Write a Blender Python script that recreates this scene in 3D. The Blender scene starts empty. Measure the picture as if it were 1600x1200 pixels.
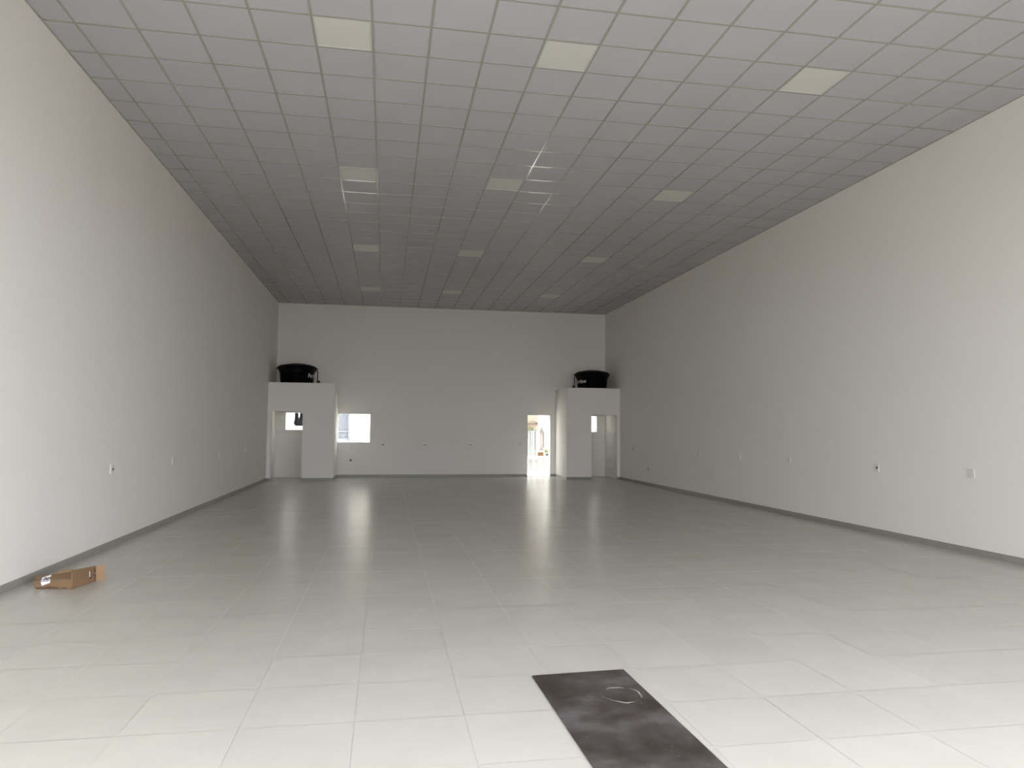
import bpy, bmesh, math, random
from mathutils import Vector, Matrix

random.seed(7)
S = bpy.context.scene
COL = S.collection
PI = math.pi

# ------------------------------------------------------------------ camera
YAW, PITCH, ROLL, CAM_H, F_PX = 0.17393804, 0.06496327, 0.00765454, 1.6305, 1117.609
cy, sy, cp, sp = math.cos(YAW), math.sin(YAW), math.cos(PITCH), math.sin(PITCH)
fw = Vector((sy * cp, cy * cp, sp))
rt = Vector((cy, -sy, 0))
up = rt.cross(fw)
r2 = rt * math.cos(ROLL) + up * math.sin(ROLL)
u2 = up * math.cos(ROLL) - rt * math.sin(ROLL)
cd = bpy.data.cameras.new('camera')
cam = bpy.data.objects.new('camera', cd)
COL.objects.link(cam)
M = Matrix((r2, u2, -fw)).transposed().to_4x4()
M.translation = (0, 0, CAM_H)
cam.matrix_world = M
cd.sensor_width = 36
cd.lens = F_PX / 1600 * 36
cd.clip_start = 0.05
cd.clip_end = 300
S.camera = cam

# ------------------------------------------------------------------ light
S.view_settings.view_transform = 'Standard'
S.view_settings.look = 'None'
S.view_settings.gamma = 1
S.view_settings.use_curve_mapping = False
S.view_settings.exposure = 1.12
w = bpy.data.worlds.new('world')
S.world = w
w.use_nodes = True
bg = w.node_tree.nodes['Background']
bg.inputs[0].default_value = (0.94, 0.985, 1.075, 1)
# overcast sky, somewhat brighter on the sun's side (+X)
_nt = w.node_tree
_tc = _nt.nodes.new('ShaderNodeTexCoord')
_sx = _nt.nodes.new('ShaderNodeSeparateXYZ')
_ma = _nt.nodes.new('ShaderNodeMath')
_ma.operation = 'MULTIPLY_ADD'
_ma.inputs[1].default_value = 0.9
_ma.inputs[2].default_value = 3.0
_nt.links.new(_tc.outputs['Generated'], _sx.inputs[0])
_nt.links.new(_sx.outputs[0], _ma.inputs[0])
_nt.links.new(_ma.outputs[0], bg.inputs[1])
sd = bpy.data.lights.new('sun', 'SUN')
sd.energy = 9.0
sd.angle = math.radians(3)
sd.color = (1.0, 0.95, 0.86)
sun = bpy.data.objects.new('sun', sd)
COL.objects.link(sun)
# light travels towards -X, down, a little towards +Y
sun.rotation_euler = Vector((-0.55, 0.12, -0.82)).to_track_quat('-Z', 'Y').to_euler()
S.cycles.use_denoising = True
S.cycles.max_bounces = 14
S.cycles.diffuse_bounces = 8
S.cycles.sample_clamp_indirect = 8.0

# room dimensions (metres)
XL, XR, YB, YF, H = -3.677, 7.908, 25.235, 1.5, 5.93
OX0, OX1, OZ = -3.6, 7.0, 4.5          # the wide street opening behind the camera


def portal(name, loc, rot, sx, sy_):
    d = bpy.data.lights.new(name, 'AREA')
    d.shape = 'RECTANGLE'
    d.size, d.size_y = sx, sy_
    d.cycles.is_portal = True
    o = bpy.data.objects.new(name, d)
    COL.objects.link(o)
    o.location = loc
    o.rotation_euler = rot
    return o


portal('street_opening_portal', ((OX0 + OX1) / 2, YF - 0.3, OZ / 2), (PI / 2, 0, 0), OX1 - OX0, OZ)
portal('window_portal', (-1.08, YB + 0.32, 1.67), (-PI / 2, 0, 0), 1.1, 1.0)
portal('door_portal', (5.43, YB + 0.32, 1.1), (-PI / 2, 0, 0), 0.86, 2.2)

# ------------------------------------------------------------------ materials


def mat(name, col, rough=0.6, spec=0.5, metal=0.0, noise=None, bump=None, var=0.0):
    m = bpy.data.materials.new(name)
    m.use_nodes = True
    nt = m.node_tree
    b = nt.nodes['Principled BSDF']
    b.inputs['Base Color'].default_value = (*col, 1)
    b.inputs['Roughness'].default_value = rough
    b.inputs['Specular IOR Level'].default_value = spec
    b.inputs['Metallic'].default_value = metal
    tc = nt.nodes.new('ShaderNodeTexCoord')
    if var:
        n = nt.nodes.new('ShaderNodeTexNoise')
        n.inputs['Scale'].default_value = noise or 3
        n.inputs['Detail'].default_value = 4
        nt.links.new(tc.outputs['Object'], n.inputs['Vector'])
        r = nt.nodes.new('ShaderNodeMapRange')
        r.inputs[1].default_value = 0.3
        r.inputs[2].default_value = 0.7
        r.inputs[3].default_value = 1 - var
        r.inputs[4].default_value = 1 + var
        nt.links.new(n.outputs[0], r.inputs[0])
        x = nt.nodes.new('ShaderNodeVectorMath')
        x.operation = 'SCALE'
        x.inputs[0].default_value = col
        nt.links.new(r.outputs[0], x.inputs['Scale'])
        nt.links.new(x.outputs[0], b.inputs['Base Color'])
    if bump:
        n2 = nt.nodes.new('ShaderNodeTexNoise')
        n2.inputs['Scale'].default_value = bump[0]
        n2.inputs['Detail'].default_value = 3
        nt.links.new(tc.outputs['Object'], n2.inputs['Vector'])
        bp = nt.nodes.new('ShaderNodeBump')
        bp.inputs['Strength'].default_value = bump[1]
        bp.inputs['Distance'].default_value = bump[2]
        nt.links.new(n2.outputs[0], bp.inputs['Height'])
        nt.links.new(bp.outputs[0], b.inputs['Normal'])
    return m


M_WALL = mat('white_wall_paint', (0.805, 0.78, 0.725), 0.75, 0.3, noise=0.7, var=0.012, bump=(6, 0.15, 0.01))
M_CEIL = mat('lilac_grey_ceiling_tile', (0.485, 0.475, 0.505), 0.6, 0.4, noise=1.3, var=0.02)
M_TBAR = mat('ceiling_grid_bar', (0.36, 0.355, 0.30), 0.10, 0.5)
M_LAMPF = mat('lamp_frame', (0.55, 0.55, 0.52), 0.5)
M_LAMPD = mat('lamp_diffuser', (0.66, 0.65, 0.585), 0.45)
M_GROUT = mat('floor_grout', (0.50, 0.485, 0.44), 0.8, noise=2.2, var=0.22)
M_BASE = mat('skirting_tile', (0.29, 0.28, 0.245), 0.4, noise=5, var=0.06)
M_BTILE = mat('bathroom_tile', (0.74, 0.74, 0.70), 0.2, noise=2, var=0.02)
M_PLATE = mat('white_plastic', (0.71, 0.695, 0.65), 0.35)
M_GPLATE = mat('grey_plastic', (0.45, 0.45, 0.42), 0.4)
M_BLACK = mat('black_socket', (0.012, 0.012, 0.012), 0.5)
M_TANK = mat('black_polyethylene', (0.002, 0.002, 0.0025), 0.45, 0.12)
M_PIPE = mat('brown_pvc', (0.05, 0.028, 0.02), 0.4)
M_TEXT = mat('white_print', (0.9, 0.9, 0.88), 0.6)
M_CARD = mat('cardboard', (0.215, 0.132, 0.072), 0.8, 0.2, noise=9, var=0.08, bump=(40, 0.2, 0.002))
M_CARDIN = mat('cardboard_inside', (0.29, 0.185, 0.105), 0.85, 0.2, noise=9, var=0.06)
M_TAPE = mat('packing_tape', (0.25, 0.155, 0.085), 0.2, 0.6)
M_INK = mat('dark_print', (0.06, 0.035, 0.02), 0.7)
M_LABEL = mat('label_paper', (0.82, 0.83, 0.85), 0.6)
M_LABELINK = mat('label_print', (0.25, 0.28, 0.36), 0.7)
M_CLOTH = mat('black_cloth', (0.004, 0.004, 0.005), 0.9, 0.1, bump=(14, 0.6, 0.02))
M_ROPE = mat('clothesline', (0.6, 0.6, 0.6), 0.7)
M_YARD = mat('yard_concrete', (0.62, 0.60, 0.56), 0.85, noise=2, var=0.05)
M_STREET = mat('street_concrete', (0.21, 0.205, 0.20), 0.85, noise=1, var=0.06)
M_HOUSE = mat('cream_render', (0.60, 0.58, 0.52), 0.85, noise=2, var=0.02)
M_HWHITE = mat('white_render', (0.6, 0.6, 0.59), 0.8)
M_BLUE = mat('pale_blue_grille', (0.14, 0.155, 0.175), 0.5)
M_MINT = mat('pale_mint_door', (0.135, 0.155, 0.135), 0.5)
M_DGREY = mat('dark_gap', (0.07, 0.07, 0.065), 0.7)
M_IRON = mat('wrought_iron', (0.07, 0.075, 0.06), 0.5)
M_TERRA = mat('terracotta', (0.115, 0.052, 0.014), 0.8, noise=10, var=0.1)
M_LEAF = mat('lime_leaves', (0.12, 0.14, 0.02), 0.6)
M_LEAF2 = mat('ivy_leaves', (0.10, 0.115, 0.05), 0.6)
M_PINK = mat('pale_pink_panel', (0.17, 0.145, 0.135), 0.8)
M_STONE = mat('grey_stone_hood', (0.11, 0.10, 0.085), 0.8)
M_BEAM = mat('brown_beam', (0.07, 0.052, 0.038), 0.7)


def brick_mat():
    m = mat('pale_brick', (0.7, 0.45, 0.3), 0.85)
    nt = m.node_tree
    b = nt.nodes['Principled BSDF']
    t = nt.nodes.new('ShaderNodeTexBrick')
    t.inputs['Color1'].default_value = (0.20, 0.148, 0.105, 1)
    t.inputs['Color2'].default_value = (0.18, 0.14, 0.098, 1)
    t.inputs['Mortar'].default_value = (0.18, 0.165, 0.14, 1)
    t.inputs['Scale'].default_value = 4
    mp = nt.nodes.new('ShaderNodeMapping')
    mp.inputs['Rotation'].default_value = (PI / 2, 0, 0)
    tc = nt.nodes.new('ShaderNodeTexCoord')
    nt.links.new(tc.outputs['Object'], mp.inputs[0])
    nt.links.new(mp.outputs[0], t.inputs['Vector'])
    nt.links.new(t.outputs[0], b.inputs['Base Color'])
    return m


M_BRICK = brick_mat()


def floor_mat():
    m = bpy.data.materials.new('satin_porcelain_floor')
    m.use_nodes = True
    nt = m.node_tree
    b = nt.nodes['Principled BSDF']
    L = nt.links
    tc = nt.nodes.new('ShaderNodeTexCoord')
    n1 = nt.nodes.new('ShaderNodeTexNoise')
    n1.inputs['Scale'].default_value = 1.6
    n1.inputs['Detail'].default_value = 3
    n1.inputs['Roughness'].default_value = 0.6
    L.new(tc.outputs['Object'], n1.inputs['Vector'])
    # soft stone clouding plus one tone per tile (random colour attribute)
    at = nt.nodes.new('ShaderNodeAttribute')
    at.attribute_name = 'tile_tone'
    r = nt.nodes.new('ShaderNodeMapRange')
    r.inputs[1].default_value, r.inputs[2].default_value = 0.3, 0.7
    r.inputs[3].default_value, r.inputs[4].default_value = 0.965, 1.035
    L.new(n1.outputs[0], r.inputs[0])
    r2_ = nt.nodes.new('ShaderNodeMapRange')
    r2_.inputs[3].default_value, r2_.inputs[4].default_value = 0.98, 1.02
    L.new(at.outputs['Fac'], r2_.inputs[0])
    mu = nt.nodes.new('ShaderNodeMath')
    mu.operation = 'MULTIPLY'
    L.new(r.outputs[0], mu.inputs[0])
    L.new(r2_.outputs[0], mu.inputs[1])
    x = nt.nodes.new('ShaderNodeVectorMath')
    x.operation = 'SCALE'
    x.inputs[0].default_value = (0.455, 0.435, 0.382)
    L.new(mu.outputs[0], x.inputs['Scale'])
    L.new(x.outputs[0], b.inputs['Base Color'])
    b.inputs['Specular IOR Level'].default_value = 0.5
    rr = nt.nodes.new('ShaderNodeMapRange')
    rr.inputs[1].default_value, rr.inputs[2].default_value = 0.3, 0.7
    rr.inputs[3].default_value, rr.inputs[4].default_value = 0.255, 0.2551
    n3 = nt.nodes.new('ShaderNodeTexNoise')
    n3.inputs['Scale'].default_value = 7
    n3.inputs['Detail'].default_value = 4
    L.new(tc.outputs['Object'], n3.inputs['Vector'])
    L.new(n3.outputs[0], rr.inputs[0])
    L.new(rr.outputs[0], b.inputs['Roughness'])
    n2 = nt.nodes.new('ShaderNodeTexNoise')
    n2.inputs['Scale'].default_value = 5
    n2.inputs['Detail'].default_value = 3
    L.new(tc.outputs['Object'], n2.inputs['Vector'])
    bp = nt.nodes.new('ShaderNodeBump')
    bp.inputs['Strength'].default_value = 0.07
    bp.inputs['Distance'].default_value = 0.004
    L.new(n2.outputs[0], bp.inputs['Height'])
    L.new(bp.outputs[0], b.inputs['Normal'])
    return m


M_FLOOR = floor_mat()


def slab_mat():
    m = bpy.data.materials.new('dark_brown_steel')
    m.use_nodes = True
    nt = m.node_tree
    b = nt.nodes['Principled BSDF']
    L = nt.links
    tc = nt.nodes.new('ShaderNodeTexCoord')
    n1 = nt.nodes.new('ShaderNodeTexNoise')
    n1.inputs['Scale'].default_value = 3.2
    n1.inputs['Detail'].default_value = 9
    n1.inputs['Roughness'].default_value = 0.62
    L.new(tc.outputs['Object'], n1.inputs['Vector'])
    cr = nt.nodes.new('ShaderNodeValToRGB')
    e = cr.color_ramp.elements
    e[0].position, e[0].color = 0.36, (0.030, 0.022, 0.018, 1)
    e[1].position, e[1].color = 0.66, (0.092, 0.083, 0.080, 1)
    mid = cr.color_ramp.elements.new(0.5)
    mid.color = (0.052, 0.043, 0.039, 1)
    L.new(n1.outputs[0], cr.inputs[0])
    # chalky ring left by a bucket, broken up with noise
    sep = nt.nodes.new('ShaderNodeVectorMath')
    sep.operation = 'DISTANCE'
    wob = nt.nodes.new('ShaderNodeTexNoise')
    wob.inputs['Scale'].default_value = 9
    L.new(tc.outputs['Object'], wob.inputs['Vector'])
    wm = nt.nodes.new('ShaderNodeVectorMath')
    wm.operation = 'MULTIPLY_ADD'
    wm.inputs[1].default_value = (0.05, 0.05, 0)
    L.new(wob.outputs['Color'], wm.inputs[0])
    L.new(tc.outputs['Object'], wm.inputs[2])
    L.new(wm.outputs[0], sep.inputs[0])
    sep.inputs[1].default_value = (RING[0] + 0.025, RING[1] + 0.025, 0.004)
    d = nt.nodes.new('ShaderNodeMath')
    d.operation = 'SUBTRACT'
    d.inputs[1].default_value = 0.125
    L.new(sep.outputs['Value'], d.inputs[0])
    ab = nt.nodes.new('ShaderNodeMath')
    ab.operation = 'ABSOLUTE'
    L.new(d.outputs[0], ab.inputs[0])
    ss = nt.nodes.new('ShaderNodeMapRange')
    ss.interpolation_type = 'SMOOTHSTEP'
    ss.inputs[1].default_value, ss.inputs[2].default_value = 0.002, 0.010
    ss.inputs[3].default_value, ss.inputs[4].default_value = 1, 0
    L.new(ab.outputs[0], ss.inputs[0])
    n4 = nt.nodes.new('ShaderNodeTexNoise')
    n4.inputs['Scale'].default_value = 7
    L.new(tc.outputs['Object'], n4.inputs['Vector'])
    s4 = nt.nodes.new('ShaderNodeMapRange')
    s4.inputs[1].default_value, s4.inputs[2].default_value = 0.44, 0.68
    L.new(n4.outputs[0], s4.inputs[0])
    m1 = nt.nodes.new('ShaderNodeMath')
    m1.operation = 'MULTIPLY'
    L.new(ss.outputs[0], m1.inputs[0])
    L.new(s4.outputs[0], m1.inputs[1])
    # scattered pale specks
    v = nt.nodes.new('ShaderNodeTexVoronoi')
    v.inputs['Scale'].default_value = 26
    L.new(tc.outputs['Object'], v.inputs['Vector'])
    sv = nt.nodes.new('ShaderNodeMapRange')
    sv.inputs[1].default_value, sv.inputs[2].default_value = 0.05, 0.10
    sv.inputs[3].default_value, sv.inputs[4].default_value = 0.6, 0
    L.new(v.outputs['Distance'], sv.inputs[0])
    n5 = nt.nodes.new('ShaderNodeTexNoise')
    n5.inputs['Scale'].default_value = 5
    L.new(tc.outputs['Object'], n5.inputs['Vector'])
    s5 = nt.nodes.new('ShaderNodeMapRange')
    s5.inputs[1].default_value, s5.inputs[2].default_value = 0.42, 0.6
    L.new(n5.outputs[0], s5.inputs[0])
    m2 = nt.nodes.new('ShaderNodeMath')
    m2.operation = 'MULTIPLY'
    L.new(sv.outputs[0], m2.inputs[0])
    L.new(s5.outputs[0], m2.inputs[1])
    mx = nt.nodes.new('ShaderNodeMath')
    mx.operation = 'MAXIMUM'
    L.new(m1.outputs[0], mx.inputs[0])
    L.new(m2.outputs[0], mx.inputs[1])
    mc = nt.nodes.new('ShaderNodeMix')
    mc.data_type = 'RGBA'
    L.new(mx.outputs[0], mc.inputs['Factor'])
    L.new(cr.outputs[0], mc.inputs[6])
    mc.inputs[7].default_value = (0.42, 0.36, 0.32, 1)
    L.new(mc.outputs[2], b.inputs['Base Color'])
    b.inputs['Roughness'].default_value = 0.5
    b.inputs['Specular IOR Level'].default_value = 0.4
    return m


RING = (1.465, 4.35)
M_SLAB = slab_mat()

# ------------------------------------------------------------------ helpers


def box(bm, x0, x1, y0, y1, z0, z1):
    vs = [bm.verts.new(v) for v in ((x0, y0, z0), (x1, y0, z0), (x1, y1, z0), (x0, y1, z0),
                                    (x0, y0, z1), (x1, y0, z1), (x1, y1, z1), (x0, y1, z1))]
    for f in ((3, 2, 1, 0), (4, 5, 6, 7), (0, 1, 5, 4), (1, 2, 6, 5), (2, 3, 7, 6), (3, 0, 4, 7)):
        bm.faces.new([vs[i] for i in f])
    return vs


def bevel(bm, w_, seg=2):
    bmesh.ops.bevel(bm, geom=list(bm.edges), offset=w_, segments=seg, affect='EDGES', clamp_overlap=True)


def tube(bm, pts, r, n=10, caps=True):
    pts = [Vector(p) for p in pts]
    rings = []
    for i, p in enumerate(pts):
        a = pts[max(i - 1, 0)]
        b = pts[min(i + 1, len(pts) - 1)]
        t = (b - a).normalized()
        ref = Vector((0, 0, 1)) if abs(t.z) < 0.9 else Vector((1, 0, 0))
        e1 = t.cross(ref).normalized()
        e2 = t.cross(e1)
        rr = r[i] if isinstance(r, (list, tuple)) else r
        rings.append([bm.verts.new(p + (e1 * math.cos(k * 2 * PI / n) + e2 * math.sin(k * 2 * PI / n)) * rr) for k in range(n)])
    for i in range(len(rings) - 1):
        for k in range(n):
            bm.faces.new((rings[i][k], rings[i][(k + 1) % n], rings[i + 1][(k + 1) % n], rings[i + 1][k]))
    if caps:
        bm.faces.new(rings[0][::-1])
        bm.faces.new(rings[-1])


def lathe(bm, prof, c=(0, 0, 0), n=32):
    rings = []
    for r, z in prof:
        if r < 1e-5:
            rings.append([bm.verts.new((c[0], c[1], c[2] + z))])
        else:
            rings.append([bm.verts.new((c[0] + r * math.cos(k * 2 * PI / n), c[1] + r * math.sin(k * 2 * PI / n), c[2] + z)) for k in range(n)])
    for i in range(len(rings) - 1):
        A, B = rings[i], rings[i + 1]
        for k in range(n):
            k2 = (k + 1) % n
            if len(A) == 1 and len(B) > 1:
                bm.faces.new((A[0], B[k2], B[k]))
            elif len(B) == 1 and len(A) > 1:
                bm.faces.new((A[k], A[k2], B[0]))
            elif len(A) > 1:
                bm.faces.new((A[k], A[k2], B[k2], B[k]))
    if len(rings[0]) > 1:
        bm.faces.new(rings[0][::-1])
    if len(rings[-1]) > 1:
        bm.faces.new(rings[-1])


def obj(name, bm, m, parent=None, smooth=False, loc=None):
    me = bpy.data.meshes.new(name)
    bmesh.ops.recalc_face_normals(bm, faces=bm.faces)
    bm.to_mesh(me)
    bm.free()
    me.materials.append(m)
    if smooth:
        me.polygons.foreach_set('use_smooth', [True] * len(me.polygons))
    o = bpy.data.objects.new(name, me)
    COL.objects.link(o)
    if parent:
        o.parent = parent
    if loc:
        o.location = loc
    return o


def struct(name, bm, m, parent=None, label=None):
    o = obj(name, bm, m, parent)
    if not parent:
        o['kind'] = 'structure'
        if label:
            o['label'] = label
    return o


def thing(name, label, cat, loc=(0, 0, 0), group=None, rot=(0, 0, 0)):
    o = bpy.data.objects.new(name, None)
    o.empty_display_size = 0.1
    COL.objects.link(o)
    o.location = loc
    o.rotation_euler = rot
    o['label'] = label
    o['category'] = cat
    if group:
        o['group'] = group
    return o


def tag(o, label, cat, group=None):
    o['label'] = label
    o['category'] = cat
    if group:
        o['group'] = group
    return o


def dup(root, loc, label, rot=None):
    r = root.copy()
    COL.objects.link(r)
    r.location = loc
    if rot is not None:
        r.rotation_euler = rot
    r['label'] = label
    for ch in list(root.children):
        c = ch.copy()
        COL.objects.link(c)
        c.parent = r
        for g in list(ch.children):
            d = g.copy()
            COL.objects.link(d)
            d.parent = c
    return r


def B():
    return bmesh.new()


# ------------------------------------------------------------------ floor: real tiles, slightly uneven
TS = 0.6165
TX, TY = 0.475, 4.815
bm = B()
tone = bm.loops.layers.float_color.new('tile_tone')
g = 0.0013
for i in range(int(math.floor((XL - TX) / TS)), int(math.ceil((XR - TX) / TS))):
    for j in range(int(math.floor((YF - TY) / TS)), int(math.ceil((YB + 0.25 - TY) / TS))):
        x0, x1 = max(XL, TX + i * TS + g * .75), min(XR, TX + (i + 1) * TS - g * .75)
        y0, y1 = max(YF, TY + j * TS + g * 1.4), min(YB + 0.25, TY + (j + 1) * TS - g * 1.4)
        if x1 - x0 < 0.01 or y1 - y0 < 0.01:
            continue
        a, b_, c_ = random.uniform(-.0004, .0004), random.uniform(-.0003, .0003), random.uniform(-.0005, .0005)
        t = random.random()
        vs = [bm.verts.new((x, y, a - 0.0012 + b_ * (x - x0) / TS + c_ * (y - y0) / TS)) for x, y in ((x0, y0), (x1, y0), (x1, y1), (x0, y1))]
        f = bm.faces.new(vs)
        for l in f.loops:
            l[tone] = (t, t, t, 1)
fl = struct('floor', bm, M_FLOOR)
bm = B()
box(bm, XL - 0.2, XR + 0.2, YF - 0.02, YB + 0.26, -0.12, -0.0028)
struct('floor_joint', bm, M_GROUT, fl)

# ------------------------------------------------------------------ walls
T = 0.25
WX0, WX1, WZ0, WZ1 = -1.626, -0.525, 1.168, 2.172       # kitchen window
DX0, DX1, DZ = 5.005, 5.862, 2.20                         # back door
LX0, LX1, LZ0, LZ1 = -3.36, -2.50, 1.585, 2.19           # left bathroom window
RX0, RX1 = 6.85, 7.605                                    # right bathroom window
HW = 6.3

bm = B()
box(bm, XL - T, XL, YF - T, YB + T, -0.12, HW)
struct('wall_left', bm, M_WALL)
bm = B()
box(bm, XR, XR + T, YF - T, YB + T, -0.12, HW)
struct('wall_right', bm, M_WALL)


def wall_with_holes(bm, x0, x1, y0, y1, z0, z1, holes):
    xs = sorted({x0, x1, *[h[0] for h in holes], *[h[1] for h in holes]})
    for a, b_ in zip(xs, xs[1:]):
        hs = sorted([h for h in holes if h[0] <= a + 1e-6 and h[1] >= b_ - 1e-6], key=lambda h: h[2])
        z = z0
        for h_ in hs:
            if h_[2] > z + 1e-6:
                box(bm, a, b_, y0, y1, z, h_[2])
            z = h_[3]
        if z < z1 - 1e-6:
            box(bm, a, b_, y0, y1, z, z1)


bm = B()
wall_with_holes(bm, XL, XR, YB, YB + T, 0, HW,
                [(WX0, WX1, WZ0, WZ1), (DX0, DX1, 0, DZ), (LX0, LX1, LZ0, LZ1), (RX0, RX1, LZ0, LZ1)])
struct('wall_back', bm, M_WALL)
bm = B()
wall_with_holes(bm, XL, XR, YF - T, YF, -0.12, HW, [(OX0, OX1, -0.12, OZ)])
struct('wall_front', bm, M_WALL)

# unseen roof slab added above the suspended ceiling to block light
bm = B()
box(bm, XL - T, XR + T, YF - T, YB + T, HW, HW + 0.15)
struct('trim_1', bm, M_YARD, label='unseen roof slab added over the suspended ceiling to block light')

# ------------------------------------------------------------------ suspended ceiling
CS, CA, CB = 0.625, -0.8458, 7.4406
LIGHTS = [(i, j) for j in (0, 7, 15, 23) for i in (0, 4, 9)]
bm = B()
for i in range(-5, 14):
    for j in range(-10, 29):
        if (i, j) in LIGHTS:
            continue
        x0, x1 = max(XL, CA + i * CS), min(XR, CA + (i + 1) * CS)
        y0, y1 = max(YF, CB + j * CS), min(YB, CB + (j + 1) * CS)
        if x1 - x0 < 0.02 or y1 - y0 < 0.02:
            continue
        zz = [H + 0.006 + random.uniform(-.0015, .0015) for _ in range(2)]
        q = random.uniform(-.002, .002)
        vs = [bm.verts.new(v) for v in ((x0, y0, zz[0] + q), (x0, y1, zz[0] - q), (x1, y1, zz[1] - q), (x1, y0, zz[1] + q))]
        bm.faces.new(vs)
ceil = struct('ceiling', bm, M_CEIL)
bw = 0.0125
bm = B()
for i in range(-4, 15):
    x = CA + i * CS
    if x - bw < XR:
        box(bm, x - bw, min(x + bw, XR), YF, YB, H, H + 0.03)
for j in range(-9, 29):
    y = CB + j * CS
    box(bm, XL, XR, y - bw, y + bw, H + 0.0008, H + 0.028)
box(bm, XL, XL + 0.02, YF, YB, H - 0.001, H + 0.03)
box(bm, XR - 0.02, XR, YF, YB, H - 0.001, H + 0.03)
box(bm, XL, XR, YB - 0.02, YB, H - 0.001, H + 0.03)
struct('ceiling_grid', bm, M_TBAR, ceil)

# recessed light panels (switched off)
bm = B()
a, fwid = CS / 2 - bw, 0.018
for x0, x1, y0, y1 in ((-a, a, -a, -a + fwid), (-a, a, a - fwid, a), (-a, -a + fwid, -a + fwid, a - fwid), (a - fwid, a, -a + fwid, a - fwid)):
    box(bm, x0, x1, y0, y1, 0.0, 0.035)
row_name = ['row nearest the camera', 'second row from the camera', 'third row from the camera', 'row nearest the back wall']
col_name = ['left', 'middle', 'right']
lamp0 = thing('ceiling_light', 'unlit square light panel', 'ceiling light', (0, 0, H), 'square light panels in the tiled ceiling')
obj('frame', bm, M_LAMPF, lamp0)
bm = B()
box(bm, -a + fwid, a - fwid, -a + fwid, a - fwid, 0.004, 0.03)
obj('diffuser', bm, M_LAMPD, lamp0)
for k, (i, j) in enumerate(LIGHTS):
    loc = (CA + (i + .5) * CS, CB + (j + .5) * CS, H)
    lab = 'unlit square cream light panel, %s one in the ceiling %s' % (col_name[k % 3], row_name[k // 3])
    if k == 0:
        lamp0.location = loc
        lamp0['label'] = lab
    else:
        dup(lamp0, loc, lab)

# ------------------------------------------------------------------ the two corner bathrooms
YP, ZP, PT = 23.56, 3.10, 0.12
BLX = -1.63
BRX = 6.04


def room(side, x_in, x_wall, dx0, dx1):
    s = 1 if x_wall > x_in else -1
    x0, x1 = min(x_in, x_wall), max(x_in, x_wall)
    bm = B()
    wall_with_holes(bm, x0, x1, YP, YP + PT, 0, ZP, [(dx0, dx1, 0, 2.19)])
    xa, xb = sorted((x_in, x_in + s * PT))
    box(bm, xa, xb, YP + PT, YB, 0, ZP)
    xc0, xc1 = sorted((x_in + s * PT, x_wall))
    box(bm, xc0, xc1, YP + PT, YB, ZP - 0.15, ZP)
    struct('wall_bathroom_' + side, bm, M_WALL)
    # glazed tile to 1.6 m inside
    bm = B()
    t = 0.012
    xi0, xi1 = sorted((x_in + s * PT, x_wall))
    zt = 1.60
    wx0, wx1 = (LX0, LX1) if side == 'left' else (RX0, RX1)
    wall_with_holes(bm, xi0, xi1, YB - t, YB, 0, zt, [(wx0, wx1, LZ0, zt)])
    box(bm, xi0, xi0 + t, YP + PT, YB - t, 0, zt)
    box(bm, xi1 - t, xi1, YP + PT, YB - t, 0, zt)
    return struct('trim_2' if side == 'left' else 'trim_3', bm, M_BTILE)


room('left', BLX, XL, -3.555, -2.605)
room('right', BRX, XR, 6.90, 7.80)


def tile_lines(m):
    nt = m.node_tree
    b = nt.nodes['Principled BSDF']
    t = nt.nodes.new('ShaderNodeTexBrick')
    t.offset = 0
    t.inputs['Color1'].default_value = (0.76, 0.74, 0.685, 1)
    t.inputs['Color2'].default_value = (0.75, 0.73, 0.675, 1)
    t.inputs['Mortar'].default_value = (0.68, 0.66, 0.61, 1)
    t.inputs['Scale'].default_value = 1
    t.inputs['Mortar Size'].default_value = 0.003
    t.inputs['Brick Width'].default_value = 0.6
    t.inputs['Row Height'].default_value = 0.3
    mp = nt.nodes.new('ShaderNodeCombineXYZ')
    tc = nt.nodes.new('ShaderNodeTexCoord')
    sx = nt.nodes.new('ShaderNodeSeparateXYZ')
    ad = nt.nodes.new('ShaderNodeMath')
    nt.links.new(tc.outputs['Object'], sx.inputs[0])
    nt.links.new(sx.outputs[0], ad.inputs[0])
    nt.links.new(sx.outputs[1], ad.inputs[1])
    nt.links.new(ad.outputs[0], mp.inputs[0])
    nt.links.new(sx.outputs[2], mp.inputs[1])
    nt.links.new(mp.outputs[0], t.inputs['Vector'])
    nt.links.new(t.outputs[0], b.inputs['Base Color'])


tile_lines(M_BTILE)

# ------------------------------------------------------------------ skirting
bt, bh = 0.012, 0.082


def base(name, *boxes):
    bm = B()
    for b_ in boxes:
        box(bm, *b_, -0.002, bh)
    struct(name, bm, M_BASE)


base('baseboard_left', (XL, XL + bt, YF, YP - 0.001))
base('baseboard_right', (XR - bt, XR, YF, YP - 0.001))
base('baseboard_back', (BLX + bt, DX0, YB - bt, YB), (DX1, BRX - bt, YB - bt, YB))
base('baseboard_bathroom_left', (-2.605, BLX + bt, YP - bt, YP), (BLX, BLX + bt, YP, YB), (XL + bt, -3.555, YP - bt, YP))
base('baseboard_bathroom_right', (BRX - bt, 6.90, YP - bt, YP), (BRX - bt, BRX, YP, YB), (7.80, XR - bt, YP - bt, YP))

# ------------------------------------------------------------------ window and door linings


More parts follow.
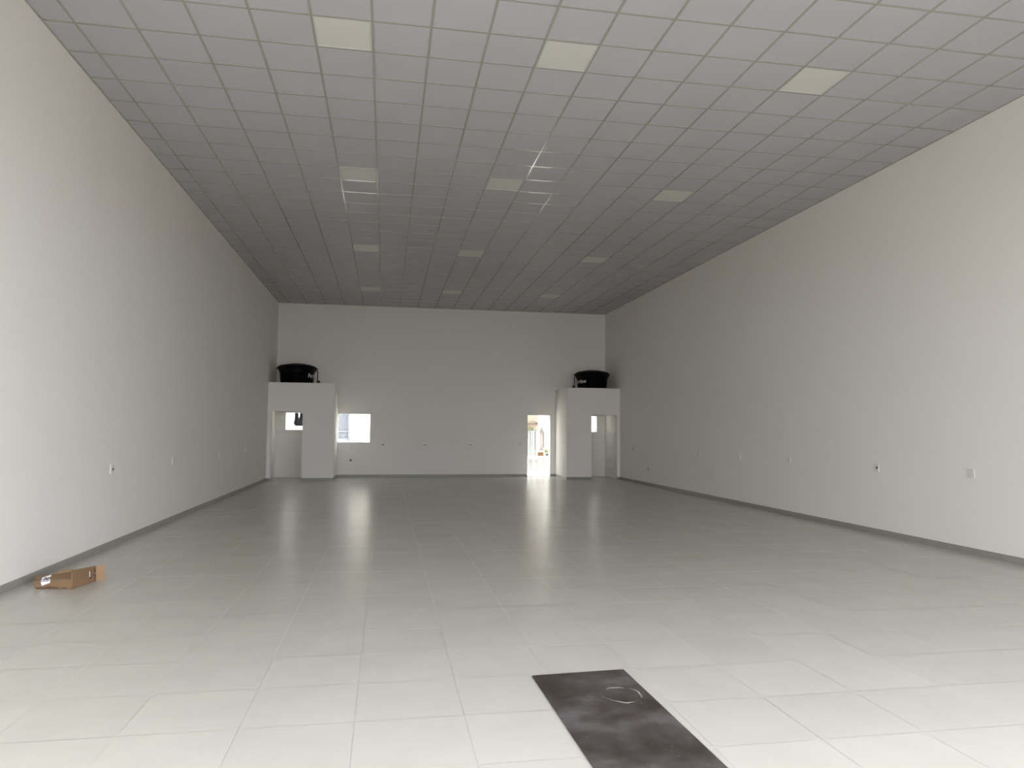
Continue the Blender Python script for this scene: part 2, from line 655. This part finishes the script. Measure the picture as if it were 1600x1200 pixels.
def lining(name, x0, x1, z0, z1, sill=True, t=0.012):
    bm = B()
    ya, yb = YB + 0.002, YB + T + 0.01
    box(bm, x0, x0 + t, ya, yb, z0, z1)
    box(bm, x1 - t, x1, ya, yb, z0, z1)
    box(bm, x0 + t, x1 - t, ya, yb, z1 - t, z1)
    o = struct(name, bm, M_HWHITE)
    if sill:
        bm = B()
        box(bm, x0 + t, x1 - t, YB - 0.008, YB + T + 0.03, z0 - 0.002, z0 + 0.018)
        struct('window_sill', bm, M_HWHITE, o)
    else:
        bm = B()
        box(bm, x0 + t, x1 - t, YB, YB + T + 0.01, -0.002, 0.006)
        struct('threshold', bm, M_HWHITE, o)


lining('window_1', WX0, WX1, WZ0, WZ1)
lining('window_2', LX0, LX1, LZ0, LZ1)
lining('window_3', RX0, RX1, LZ0, LZ1)
lining('door_1', DX0, DX1, 0.0, DZ, sill=False)

# ------------------------------------------------------------------ wall plates


def rounded_plate(w_, h_, t):
    bm = B()
    box(bm, -w_ / 2, w_ / 2, -t, 0, -h_ / 2, h_ / 2)
    bevel(bm, 0.003)
    return bm


def disc(bm, x, z, r, y0, y1, n=16):
    tube(bm, [(x, y0, z), (x, y1, z)], r, n)


ROT_L = (0, 0, PI / 2)       # plate face (-Y local) towards +X
ROT_R = (0, 0, -PI / 2)      # towards -X


def blank_plate(label, loc, rot, group, m=M_PLATE, w_=0.118, h_=0.118, t=0.014):
    r = thing('wall_plate', label, 'wall plate', loc, group, rot)
    obj('cover', rounded_plate(w_, h_, t), m, r)
    for zz in (h_ / 2 - 0.018, -h_ / 2 + 0.018):
        bm = B()
        disc(bm, 0, zz, 0.004, -t - 0.002, -t + 0.002)
        obj('screw', bm, M_GPLATE, r)
    return r


def socket_plate(label, loc, rot, group, dx=0.0):
    r = thing('wall_socket', label, 'wall socket', loc, group, rot)
    obj('cover', rounded_plate(0.118, 0.13, 0.014), M_PLATE, r)
    bm = B()
    box(bm, dx - 0.018, dx + 0.018, -0.017, -0.013, -0.016, 0.018)
    obj('socket_opening', bm, M_BLACK, r)
    for zz in (0.048, -0.048):
        bm = B()
        disc(bm, 0, zz, 0.004, -0.016, -0.012)
        obj('screw', bm, M_GPLATE, r)
    return r


GL, GR = 'white cover plates along the left wall', 'white cover plates along the right wall'
socket_plate('white wall socket with a black opening on the left wall, nearest the camera', (XL, 10.62, 1.06), ROT_L, GL, 0.02)
blank_plate('white blank plate on the left wall, next one beyond the socket with the black opening', (XL, 13.49, 1.054), ROT_L, GL)
blank_plate('white blank plate halfway along the left wall, third from the camera', (XL, 17.1, 1.03), ROT_L, GL)
blank_plate('faint white plate on the left wall, second from the back corner', (XL, 20.16, 1.06), ROT_L, GL)
blank_plate('faint white plate on the left wall, closest to the left bathroom', (XL, 22.34, 1.04), ROT_L, GL, w_=0.09, h_=0.09)
blank_plate('white square blank plate on the right wall, nearest the camera', (XR, 8.61, 1.095), ROT_R, GR)
socket_plate('white wall socket with a black opening on the right wall', (XR, 10.53, 1.07), ROT_R, GR, 0.02)
blank_plate('white blank plate on the right wall, just beyond the socket with the black opening', (XR, 13.11, 1.085), ROT_R, GR)
blank_plate('white blank plate on the right wall, fourth from the camera', (XR, 15.15, 1.075), ROT_R, GR)
blank_plate('white blank plate on the right wall, fifth from the camera', (XR, 17.28, 1.075), ROT_R, GR)
blank_plate('faint plate on the right wall, sixth from the camera', (XR, 19.73, 1.085), ROT_R, GR)
blank_plate('small grey plate on the right wall beside the right bathroom', (XR, 22.25, 1.075), ROT_R, GR, M_GPLATE, 0.075, 0.09)
blank_plate('small grey plate low on the right wall near the skirting', (XR, 20.87, 0.488), ROT_R, GR, M_GPLATE, 0.075, 0.09)
blank_plate('white switch plate beside the open back door', (4.755, YB, 1.146), (0, 0, 0), None, M_PLATE, 0.13, 0.12)

GB = 'low outlet boxes along the back wall'


def back_outlet(label, loc, hole):
    r = thing('outlet_box', label, 'wall outlet', loc, GB)
    bm = B()
    box(bm, -0.07, 0.07, -0.03, 0, 0.0, 0.045)
    bevel(bm, 0.004)
    obj('cover', bm, M_TEXT, r)
    bm = B()
    box(bm, -0.06, 0.06, -0.012, 0, -0.032, 0.012)
    obj('box_body', bm, M_GPLATE, r)
    bm = B()
    box(bm, hole[0], hole[1], -0.016, -0.010, -0.026, -0.003)  # black inset covers both the recess and the shadow beneath the cover
    obj('socket_opening', bm, M_BLACK, r)
    return r


back_outlet('white outlet with shadowed underside on the back wall, nearest the window', (-0.09, YB, 1.128), (-0.02, 0.045))
back_outlet('white outlet on the back wall, middle of the three', (1.36, YB, 1.132), (0.0, 0.04))
back_outlet('white outlet on the back wall, nearest the open door', (2.95, YB, 1.139), (0.01, 0.025))


def stub(label, loc, r_, m, ln):
    t_ = thing('pipe_stub', label, 'pipe', loc, 'capped pipes under the kitchen window')
    bm = B()
    disc(bm, 0, 0, r_ * 1.5, -0.006, 0, 20)
    obj('flange', bm, M_PLATE if m is M_GPLATE else M_GPLATE, t_)
    bm = B()
    disc(bm, 0, 0, r_, -ln, -0.006, 20)
    obj('pipe_end', bm, m, t_)


stub('small grey water pipe end on the back wall just under the window', (-1.149, YB, 0.99), 0.016, M_GPLATE, 0.03)
stub('dark round drain pipe end low on the back wall, below the smaller pipe', (-1.162, YB, 0.574), 0.03, M_DGREY, 0.03)

# ------------------------------------------------------------------ water tanks on the bathroom roofs


def wrap_text(txt, size, r_at, th0, zc, parent, body_r):
    cu = bpy.data.curves.new('print', 'FONT')
    cu.body = txt
    cu.size = size
    cu.offset = 0.003
    cu.extrude = 0.0
    to = bpy.data.objects.new('print', cu)
    COL.objects.link(to)
    dg = bpy.context.evaluated_depsgraph_get()
    me = bpy.data.meshes.new_from_object(to.evaluated_get(dg))
    bpy.data.objects.remove(to)
    bm = B()
    bm.from_mesh(me)
    bmesh.ops.subdivide_edges(bm, edges=[e for e in bm.edges if e.calc_length() > 0.03], cuts=2)
    W = max(v.co.x for v in bm.verts)
    for v in bm.verts:
        th = th0(v.co.x, W)
        z = zc + v.co.y
        R_ = body_r(z) + 0.004
        v.co = Vector((math.sin(th) * R_, -math.cos(th) * R_, z))
    me.clear_geometry() if hasattr(me, 'clear_geometry') else None
    bm.to_mesh(me)
    bm.free()
    me.materials.clear()
    me.materials.append(M_TEXT)
    o = bpy.data.objects.new('printed_name', me)
    COL.objects.link(o)
    o.parent = parent
    return o


def tank(label, x, y, side, k=1.0):
    t = thing('water_tank', label, 'water tank', (x, y, ZP + 0.002), 'black water tanks on the bathroom roofs')
    R0, R1, R2 = 0.505 * k, 0.545 * k, 0.64 * k
    bm = B()
    lathe(bm, [(R0, 0.0), (R0 + 0.008, 0.01), (R1 - 0.012, 0.33), (R1 + 0.01, 0.345), (R1 + 0.012, 0.37), (R1 + 0.055, 0.47), (R1 + 0.06, 0.485)], n=48)
    obj('tank_body', bm, M_TANK, t, smooth=True)
    # raised ribs down the body
    for q in range(12):
        bm = B()
        th = q * PI / 6 + 0.15
        c, s_ = math.cos(th), math.sin(th)
        tube(bm, [(c * (R0 + .004), s_ * (R0 + .004), 0.02), (c * (R1 - .008), s_ * (R1 - .008), 0.33)], 0.012, 6)
        obj('rib', bm, M_TANK, t)
    bm = B()
    lathe(bm, [(R1 + 0.058, 0.47), (R2, 0.495), (R2 + 0.012, 0.51), (R2, 0.525), (R2 - 0.045, 0.575), (R2 - 0.10, 0.605),
               (R2 - 0.25, 0.63), (0.20, 0.672), (0.17, 0.68), (0, 0.682)], n=48)
    lid = obj('lid', bm, M_TANK, t, smooth=True)
    bm = B()
    for q in range(8):
        th = q * PI / 4 + 0.2
        c, s_ = math.cos(th), math.sin(th)
        tube(bm, [(c * (R2 - .02), s_ * (R2 - .02), 0.555), (c * (R2 - .11), s_ * (R2 - .11), 0.605), (c * 0.2, s_ * 0.2, 0.665)], 0.012, 6)
    for q in range(6):
        th = q * PI / 3 + (0.0 if side > 0 else PI)
        c, s_ = math.cos(th), math.sin(th)
        tube(bm, [(c * (R2 - .01), s_ * (R2 - .01), 0.515), (c * (R2 + .03), s_ * (R2 + .03), 0.50)], 0.016, 8)
    obj('lid_rib', bm, M_TANK, lid)
    bm = B()
    sx = side
    tube(bm, [(sx * (R1 - .01), -0.05, 0.43), (sx * (R1 + .06), -0.05, 0.44), (sx * (R1 + .10), -0.05, 0.445), (sx * (R1 + .115), -0.05, 0.43),
              (sx * (R1 + .115), -0.05, 0.2), (sx * (R1 + .105), -0.05, 0.0)], 0.016, 10)
    obj('overflow_pipe', bm, M_PIPE, t, smooth=True)
    bm = B()
    lathe(bm, [(0.0, 0.04), (0.02, 0.045), (0.036, 0.07), (0.038, 0.1), (0.02, 0.125), (0, 0.13)], (sx * (R1 + .16), -0.06, -0.0), 16)
    tube(bm, [(sx * (R1 + .105), -0.05, 0.03), (sx * (R1 + .16), -0.06, 0.06)], 0.013, 8)
    tube(bm, [(sx * (R1 + .16), -0.06, 0.0), (sx * (R1 + .16), -0.06, 0.06)], 0.012, 8)
    obj('drain_valve', bm, M_PIPE, t, smooth=True)
    zc = 0.205
    br = lambda z: R0 + 0.008 + (R1 - 0.02 - R0) * z / 0.33
    if side > 0:     # word starts on the right flank of the left tank
        th0 = lambda x_, W: math.radians(47) + x_ / br(0.25)
    else:            # word ends on the left flank of the right tank
        th0 = lambda x_, W: math.radians(-38) - (W - x_) / br(0.25)
    wrap_text('Fortlev', 0.19, R1, th0, zc, t, br)
    return t


tank('black plastic water tank on the left bathroom roof, pipe on its right', -2.91, 24.40, 1)
tank('black plastic water tank on the right bathroom roof, pipe on its left', 7.16, 24.40, -1, 0.985)

# ------------------------------------------------------------------ dark sheet on the floor
bm = B()
pts = [(0.988, 4.772), (1.633, 4.803), (1.684, 2.55), (1.044, 2.53)]
lo = [bm.verts.new((x, y, 0.0005)) for x, y in pts]
hi = [bm.verts.new((x, y, 0.0065)) for x, y in pts]
bm.faces.new(lo)
bm.faces.new(hi[::-1])
for k in range(4):
    bm.faces.new((lo[k], lo[(k + 1) % 4], hi[(k + 1) % 4], hi[k]))
tag(obj('metal_sheet', bm, M_SLAB), 'dark brown scuffed flat sheet lying on the pale floor tiles in the foreground', 'sheet')

# ------------------------------------------------------------------ cardboard box
BXO = Vector((-3.2, 8.15, 0))
card = thing('cardboard_box', 'opened brown cardboard box with white label lying by the left wall', 'cardboard box', BXO)


def P(x, y, z):
    return Vector((x, y, z)) - BXO


def prism(bm, A, Bq):
    """solid between two matching loops"""
    va = [bm.verts.new(v) for v in A]
    vb = [bm.verts.new(v) for v in Bq]
    n = len(A)
    bm.faces.new(va)
    bm.faces.new(vb[::-1])
    for k in range(n):
        bm.faces.new((va[k], va[(k + 1) % n], vb[(k + 1) % n], vb[k]))


L0 = [P(-3.459, 8.06, 0.001), P(-3.478, 8.065, 0.060), P(-3.545, 8.25, 0.090), P(-3.55, 8.33, 0.075), P(-3.53, 8.36, 0.001)]
R0_ = [P(-3.088, 7.99, 0.001), P(-3.093, 7.995, 0.088), P(-3.162, 8.19, 0.139), P(-3.15, 8.30, 0.12), P(-3.13, 8.33, 0.001)]
bm = B()
prism(bm, L0, R0_)
bmesh.ops.bevel(bm, geom=list(bm.edges), offset=0.004, segments=2, affect='EDGES')
obj('box_body', bm, M_CARD, card)


def slabq(bm, quad, off):
    off = Vector(off)
    prism(bm, quad, [q + off for q in quad])


bm = B()   # upright end panel running back to the right
slabq(bm, [P(-3.085, 7.988, 0.001), P(-3.085, 7.990, 0.186), P(-3.009, 8.37, 0.158), P(-2.999, 8.368, 0.001)],
      (-0.018, 0.006, -0.000))
ep = obj('end_panel', bm, M_CARD, card)
n_ = Vector((0.38, -0.084, 0)).normalized()


def lerp(a_, b_, t):
    return a_ + (b_ - a_) * t


def panel_pt(u, v, off=0.002):
    """u along the end panel's length, v up"""
    lo_ = lerp(P(-3.085, 7.988, 0.001), P(-2.999, 8.368, 0.001), u)
    hi_ = lerp(P(-3.085, 7.990, 0.186), P(-3.009, 8.37, 0.158), u)
    return lerp(lo_, hi_, v) + n_ * off


def decal(name, m, quads, parent, th=0.0015):
    o = None
    if 'print' not in name:
        bm = B()
        for q, nn in quads:
            slabq(bm, q, Vector(nn) * th)
        return obj(name, bm, m, parent)
    for q, nn in quads:
        bm = B()
        slabq(bm, q, Vector(nn) * th)
        o = obj(name, bm, m, parent)
    return o


decal('handle_slot', M_INK, [([panel_pt(.72, .26), panel_pt(.77, .26), panel_pt(.77, .72), panel_pt(.72, .72)], n_)], ep)
decal('handle_rim', M_LABEL, [([panel_pt(.70, .40), panel_pt(.725, .40), panel_pt(.725, .74), panel_pt(.70, .74)], n_ * 1.6)], ep)
decal('print', M_INK, [([panel_pt(a_, b_), panel_pt(a_ + .03, b_), panel_pt(a_ + .03, b_ + .12), panel_pt(a_, b_ + .12)], n_)
                       for a_, b_ in ((.90, .15), (.885, .38), (.905, .60), (.89, .78), (.94, .3), (.94, .66))], ep)
decal('tape', M_TAPE, [([panel_pt(.07, .02), panel_pt(.12, .02), panel_pt(.12, .98), panel_pt(.07, .98)], n_)], ep)
bm = B()
slabq(bm, [P(-2.998, 8.368, 0.001), P(-3.008, 8.37, 0.158), P(-2.940, 8.42, 0.160), P(-2.930, 8.425, 0.001)], (-0.004, 0.006, 0))
obj('flap', bm, M_CARDIN, card)
bm = B()   # inner flap seen behind the crease
slabq(bm, [P(-3.335, 8.205, 0.112), P(-3.16, 8.192, 0.139), P(-3.17, 8.23, 0.150), P(-3.30, 8.25, 0.146)], (0, 0.003, 0.003))
obj('flap', bm, M_CARDIN, card)


def front_pt(u, v, off=0.0015):
    lo_ = lerp(L0[0], R0_[0], u)
    hi_ = lerp(L0[1], R0_[1], u)
    return lerp(lo_, hi_, v) + Vector((-0.18, -0.98, 0)) * off


def top_pt(u, v, off=0.0015):
    lo_ = lerp(L0[1], R0_[1], u)
    hi_ = lerp(L0[2], R0_[2], u)
    return lerp(lo_, hi_, v) + Vector((0, -0.25, 0.97)) * off


nf, ntp = Vector((-0.18, -0.98, 0)), Vector((0, -0.25, 0.97))
lab = decal('shipping_label', M_LABEL, [([top_pt(.20, -.02), top_pt(.44, -.02), top_pt(.44, .92), top_pt(.21, .62)], ntp),
                                        ([front_pt(.21, .45), front_pt(.44, .85), front_pt(.44, 1.0), front_pt(.20, 1.0)], nf)], card)
decal('label_print', M_LABELINK, [([top_pt(.26, .35, .0032), top_pt(.31, .35, .0032), top_pt(.33, .65, .0032), top_pt(.28, .65, .0032)], ntp),
                                  ([top_pt(.33, .05, .0032), top_pt(.38, .05, .0032), top_pt(.385, .2, .0032), top_pt(.335, .2, .0032)], ntp),
                                  ([top_pt(.22, .02, .0032), top_pt(.31, .02, .0032), top_pt(.32, .12, .0032), top_pt(.23, .12, .0032)], ntp),
                                  ([top_pt(.35, .4, .0032), top_pt(.40, .4, .0032), top_pt(.41, .5, .0032), top_pt(.36, .5, .0032)], ntp)], lab, 0.0008)
qs = []
for a_, wd, v0, hh in ((.07, .05, .06, .16), (.15, .03, .05, .2), (.20, .06, .04, .14), (.29, .05, .08, .2), (.36, .10, .10, .10), (.36, .12, .26, .08),
                       (.50, .06, .08, .16), (.58, .05, .06, .12), (.75, .045, .08, .12), (.81, .045, .08, .12)):
    qs.append(([front_pt(a_, v0), front_pt(a_ + wd, v0), front_pt(a_ + wd, v0 + hh), front_pt(a_, v0 + hh)], nf))
decal('print', M_INK, qs, card)
decal('tape', M_TAPE, [([top_pt(.0, .0), top_pt(1.0, .0), top_pt(1.0, .12), top_pt(.0, .12)], ntp)], card, 0.0008)

# ------------------------------------------------------------------ outside: ground, street
bm = B()
box(bm, -30, 40, YB + T + 0.01, 60, -0.15, -0.03)
struct('floor_yard', bm, M_YARD)
bm = B()
box(bm, -40, 45, -60, YF - 0.03, -0.15, -0.03)
struct('floor_street', bm, M_STREET)

# low balustrade across the back yard
BY = 27.0
bal = thing('balustrade', 'low white balustrade with turned balusters outside the back door', 'balustrade', (6.0, BY, -0.03))
bm = B()
box(bm, -2.2, 2.4, -0.09, 0.09, 0.62, 0.69)
bevel(bm, 0.01)
obj('rail', bm, M_HWHITE, bal)
bm = B()
box(bm, -2.2, 2.4, -0.08, 0.08, 0.0, 0.10)
obj('plinth', bm, M_HWHITE, bal)
bprof = [(0.055, 0.10), (0.055, 0.13), (0.035, 0.145), (0.03, 0.17), (0.07, 0.23), (0.078, 0.29), (0.06, 0.36), (0.035, 0.43),
         (0.028, 0.48), (0.045, 0.51), (0.03, 0.53), (0.05, 0.58), (0.055, 0.62)]
bm = B()
lathe(bm, bprof, n=20)
bo = obj('baluster', bm, M_HWHITE, bal, smooth=True)
bo.location = (-2.1, 0, 0)
for k in range(1, 19):
    c = bo.copy()
    COL.objects.link(c)
    c.location = (-2.1 + k * 0.245, 0, 0)

# pots on the rail
pot = thing('planter', 'orange terracotta trough on the balustrade outside the back door', 'planter', (5.88, BY, 0.66))
bm = B()
vs = box(bm, -0.09, 0.09, -0.06, 0.06, 0, 0.13)
for v in vs[4:]:
    v.co.x *= 1.12
    v.co.y *= 1.12
bevel(bm, 0.006)
obj('trough', bm, M_TERRA, pot)
bm = B()
box(bm, -0.108, 0.108, -0.075, 0.075, 0.13, 0.152)
bevel(bm, 0.005)
obj('rim', bm, M_TERRA, pot)

pl = thing('potted_plant', 'lime green leafy plant on the balustrade beside the orange trough', 'plant', (6.14, BY, 0.66))
bm = B()
lathe(bm, [(0.045, 0), (0.06, 0.08), (0.066, 0.085), (0.066, 0.1), (0.05, 0.1)], n=20)
obj('pot', bm, M_DGREY, pl, smooth=True)


def leaves(bm, n, c, rad, size, rnd):
    for _ in range(n):
        d = Vector((rnd.uniform(-1, 1), rnd.uniform(-1, 1), rnd.uniform(-.6, 1)))
        if d.length > 1:
            d.normalize()
        p = Vector(c) + Vector((d.x * rad[0], d.y * rad[1], d.z * rad[2]))
        t = Vector((rnd.uniform(-1, 1), rnd.uniform(-1, 1), rnd.uniform(-.5, 1))).normalized()
        s_ = t.cross(Vector((rnd.uniform(-1, 1), rnd.uniform(-1, 1), 1))).normalized()
        nn = t.cross(s_)
        L_ = size * rnd.uniform(.6, 1.2)
        v = [bm.verts.new(p), bm.verts.new(p + t * L_ * .5 + s_ * L_ * .28 + nn * L_ * .06), bm.verts.new(p + t * L_),
             bm.verts.new(p + t * L_ * .5 - s_ * L_ * .28 + nn * L_ * .06)]
        bm.faces.new(v)


rnd = random.Random(3)
bm = B()
leaves(bm, 170, (0, 0, 0.18), (0.12, 0.09, 0.09), 0.06, rnd)
obj('foliage', bm, M_LEAF, pl)
bm = B()
for k in range(7):
    x, y = rnd.uniform(-.09, .09), rnd.uniform(-.05, .05)
    tube(bm, [(0, 0, 0.09), (x * .5, y * .5, 0.2), (x, y, 0.34 + rnd.uniform(-.05, .05))], 0.003, 5)
leaves(bm, 26, (0.02, 0, 0.34), (0.10, 0.06, 0.05), 0.03, rnd)
obj('flower_stem', bm, M_LEAF2, pl)

# ------------------------------------------------------------------ neighbouring house
HY = 30.0
hs = thing('house', 'sunlit cream neighbouring house seen through the back openings', 'house', (0, HY, -0.03))
bm = B()
box(bm, -9, 14, 0.0, 4.0, 0, 3.6)
obj('wall', bm, M_HOUSE, hs)
bm = B()
box(bm, -9.1, 14.1, -0.12, 4.1, 3.6, 3.75)
obj('parapet', bm, M_HWHITE, hs)
# low stepped courses seen through the kitchen window
bm = B()
box(bm, -1.46, 1.5, -0.05, 0, 0, 1.41)
box(bm, -1.46, 1.5, -0.10, -0.05, 0, 1.31)
box(bm, -1.46, 1.5, -0.15, -0.10, 0, 1.21)
box(bm, -1.46, 1.5, -0.20, -0.15, 0, 1.12)
obj('stepped_base', bm, M_HOUSE, hs)
# blue grille door
gd = B()
x0, x1 = -2.30, -1.50
box(gd, x0 - 0.06, x0, -0.10, 0, 1.18, 2.9)
box(gd, x1, x1 + 0.06, -0.10, 0, 1.18, 2.9)
box(gd, x0, x1, -0.08, 0, 2.85, 2.9)
box(gd, x0, x1, -0.08, 0, 1.24, 1.30)
box(gd, x0, x1, -0.08, 0, 1.55, 1.60)
gdo = obj('grille_door', gd, M_BLUE, hs)
bm = B()
for k in range(1, 8):
    x = x0 + (x1 - x0) * k / 8
    tube(bm, [(x, -0.05, 1.60), (x, -0.05, 2.85)], 0.012, 8)
obj('vertical_bars', bm, M_BLUE, gdo)
bm = B()
for k in range(4):
    a_, b_ = x0 + (x1 - x0) * k / 4, x0 + (x1 - x0) * (k + 1) / 4
    tube(bm, [(a_, -0.05, 1.30), (b_, -0.05, 1.55)], 0.010, 6)
    tube(bm, [(b_, -0.055, 1.30), (a_, -0.055, 1.55)], 0.010, 6)
obj('crossed_bars', bm, M_BLUE, gdo)
bm = B()
box(bm, x0, x1, -0.02, 0.0, 1.30, 2.85)
obj('glass_panel', bm, mat('pale_frosted_glass', (0.15, 0.17, 0.195), 0.3), gdo)
bm = B()
box(bm, x0 - 0.4, x1 + 0.1, -0.32, 0.0, 0, 1.16)
obj('door_step', bm, M_HWHITE, hs)
# boarded shutters seen through the left bathroom window
bm = B()
for k in range(9):
    box(bm, -4.4 + k * 0.2, -4.4 + k * 0.2 + 0.185, -0.05, 0, 0.6, 2.7)
obj('shutter', bm, M_HWHITE, hs)
# brick bay with beam, scroll bracket and mint door
bm = B()
box(bm, 5.2, 6.40, -0.10, 0, 1.70, 3.0)
obj('brick_panel', bm, M_BRICK, hs)
bm = B()
box(bm, 5.2, 6.38, -0.16, -0.10, 1.93, 1.985)
obj('beam', bm, M_BEAM, hs)
bm = B()
tube(bm, [(6.02, -0.2, 2.06), (6.12, -0.2, 2.07), (6.22, -0.2, 2.07), (6.29, -0.2, 2.05), (6.345, -0.2, 2.0), (6.36, -0.18, 1.95)], 0.018, 8)
tube(bm, [(6.345, -0.2, 2.0), (6.345, -0.1, 2.0)], 0.014, 6)
obj('scroll_bracket', bm, M_IRON, hs)
bm = B()
leaves(bm, 120, (6.02, -0.18, 1.72), (0.20, 0.05, 0.09), 0.05, rnd)
leaves(bm, 60, (5.93, -0.18, 1.4), (0.06, 0.04, 0.35), 0.05, rnd)
obj('climbing_ivy', bm, M_LEAF2, hs)
dd = B()
box(dd, 5.94, 6.40, -0.06, 0, 0.42, 1.70)
ddo = obj('mint_door', dd, M_MINT, hs)
bm = B()
for x in (6.07, 6.145, 6.245, 6.30):
    box(bm, x - 0.012, x + 0.012, -0.066, -0.058, 1.0, 1.60)
for x in (6.19, 6.24, 6.30):
    for z in (0.99, 0.88):
        box(bm, x - 0.018, x + 0.018, -0.068, -0.058, z, z + 0.05)
obj('door_slots', bm, M_DGREY, ddo)
bm = B()
for x in (6.00, 6.11, 6.20, 6.345):
    box(bm, x - 0.02, x + 0.02, -0.085, -0.06, 0.45, 1.66)
obj('door_rails', bm, M_HWHITE, ddo)
# grey band added along the foot of the house so the balusters stand out
bm = B()
box(bm, 4.9, 8.2, -0.04, 0, 0, 0.66)
obj('added_foot_band', bm, mat('added_foot_band_grey', (0.15, 0.145, 0.13), 0.8), hs)
# pointed niche
nb = B()
box(nb, 6.50, 6.65, -0.03, 0, 0.86, 1.62)
nio = obj('niche_panel', nb, M_PINK, hs)
bm = B()
for q0, q1, z0, z1 in ((-0.09, 0.09, 1.615, 1.65), ):
    box(bm, 6.575 + q0, 6.575 + q1, -0.10, 0, z0, z1)
va = [(6.495, 1.65), (6.655, 1.65), (6.60, 1.75), (6.575, 1.83), (6.55, 1.75)]
prism(bm, [Vector((x, -0.08, z)) for x, z in va], [Vector((x, 0, z)) for x, z in va])
obj('niche_hood', bm, M_STONE, nio)
bm = B()
box(bm, 6.655, 6.675, -0.06, 0, 0.95, 1.60)  # dark strip stands in for the shadow line right of the niche
box(bm, 6.47, 6.68, -0.10, 0, 0.82, 0.85)  # dark sill
obj('niche_shadow_and_sill', bm, M_STONE, nio)

# ------------------------------------------------------------------ trousers on a washing line
TYY = 28.4
k_ = TYY / 25.9


def tx(px_x, z):
    return (px_x * k_, (z - 1.63) * k_ + 1.63)


ln = B()
lz = 2.62
tube(ln, [(-5.2, TYY, lz + 0.10), (-4.2, TYY, lz + 0.03), (-3.2, TYY, lz), (-2.2, TYY, lz + 0.03), (-1.4, TYY, lz + 0.08)], 0.006, 6)
tag(obj('washing_line', ln, M_ROPE), 'thin washing line above the black trousers outside the left bathroom window', 'washing line')
tr = thing('trousers', 'black trousers hanging upside down outside the left bathroom window', 'trousers', (-3.27, TYY, 0))


def leg(bm, pts):
    """flattened tube: pts of (x, z, half width, half depth)"""
    n = 16
    rings = []
    for x, z, w_, d_ in pts:
        rings.append([bm.verts.new((x + 3.27 + math.cos(q * 2 * PI / n) * w_, math.sin(q * 2 * PI / n) * d_ + 0.006 * math.sin(3 * q + z * 9), z)) for q in range(n)])
    for i in range(len(rings) - 1):
        for q in range(n):
            bm.faces.new((rings[i][q], rings[i][(q + 1) % n], rings[i + 1][(q + 1) % n], rings[i + 1][q]))
    bm.faces.new(rings[0][::-1])
    bm.faces.new(rings[-1])


bm = B()
for xs in ([-3.365, -3.365, -3.36, -3.35], [-3.165, -3.17, -3.18, -3.20]):
    leg(bm, [(xs[0], lz - 0.0062, 0.062, 0.025), (xs[1], 2.3, 0.066, 0.03), (xs[2], 2.1, 0.072, 0.035), (xs[3], 1.98, 0.09, 0.04)])
obj('trouser_legs', bm, M_CLOTH, tr, smooth=True)
bm = B()
leg(bm, [(-3.272, 2.03, 0.155, 0.035), (-3.275, 1.95, 0.175, 0.045), (-3.285, 1.86, 0.185, 0.05), (-3.28, 1.79, 0.165, 0.05), (-3.26, 1.745, 0.13, 0.04)])
obj('waist', bm, M_CLOTH, tr, smooth=True)
for x in (-3.40, -3.33, -3.20, -3.13):
    bm = B()
    box(bm, x + 3.27 - 0.006, x + 3.27 + 0.006, -0.035, 0.035, lz - 0.03, lz - 0.007)
    obj('clothes_peg', bm, M_BEAM, tr)
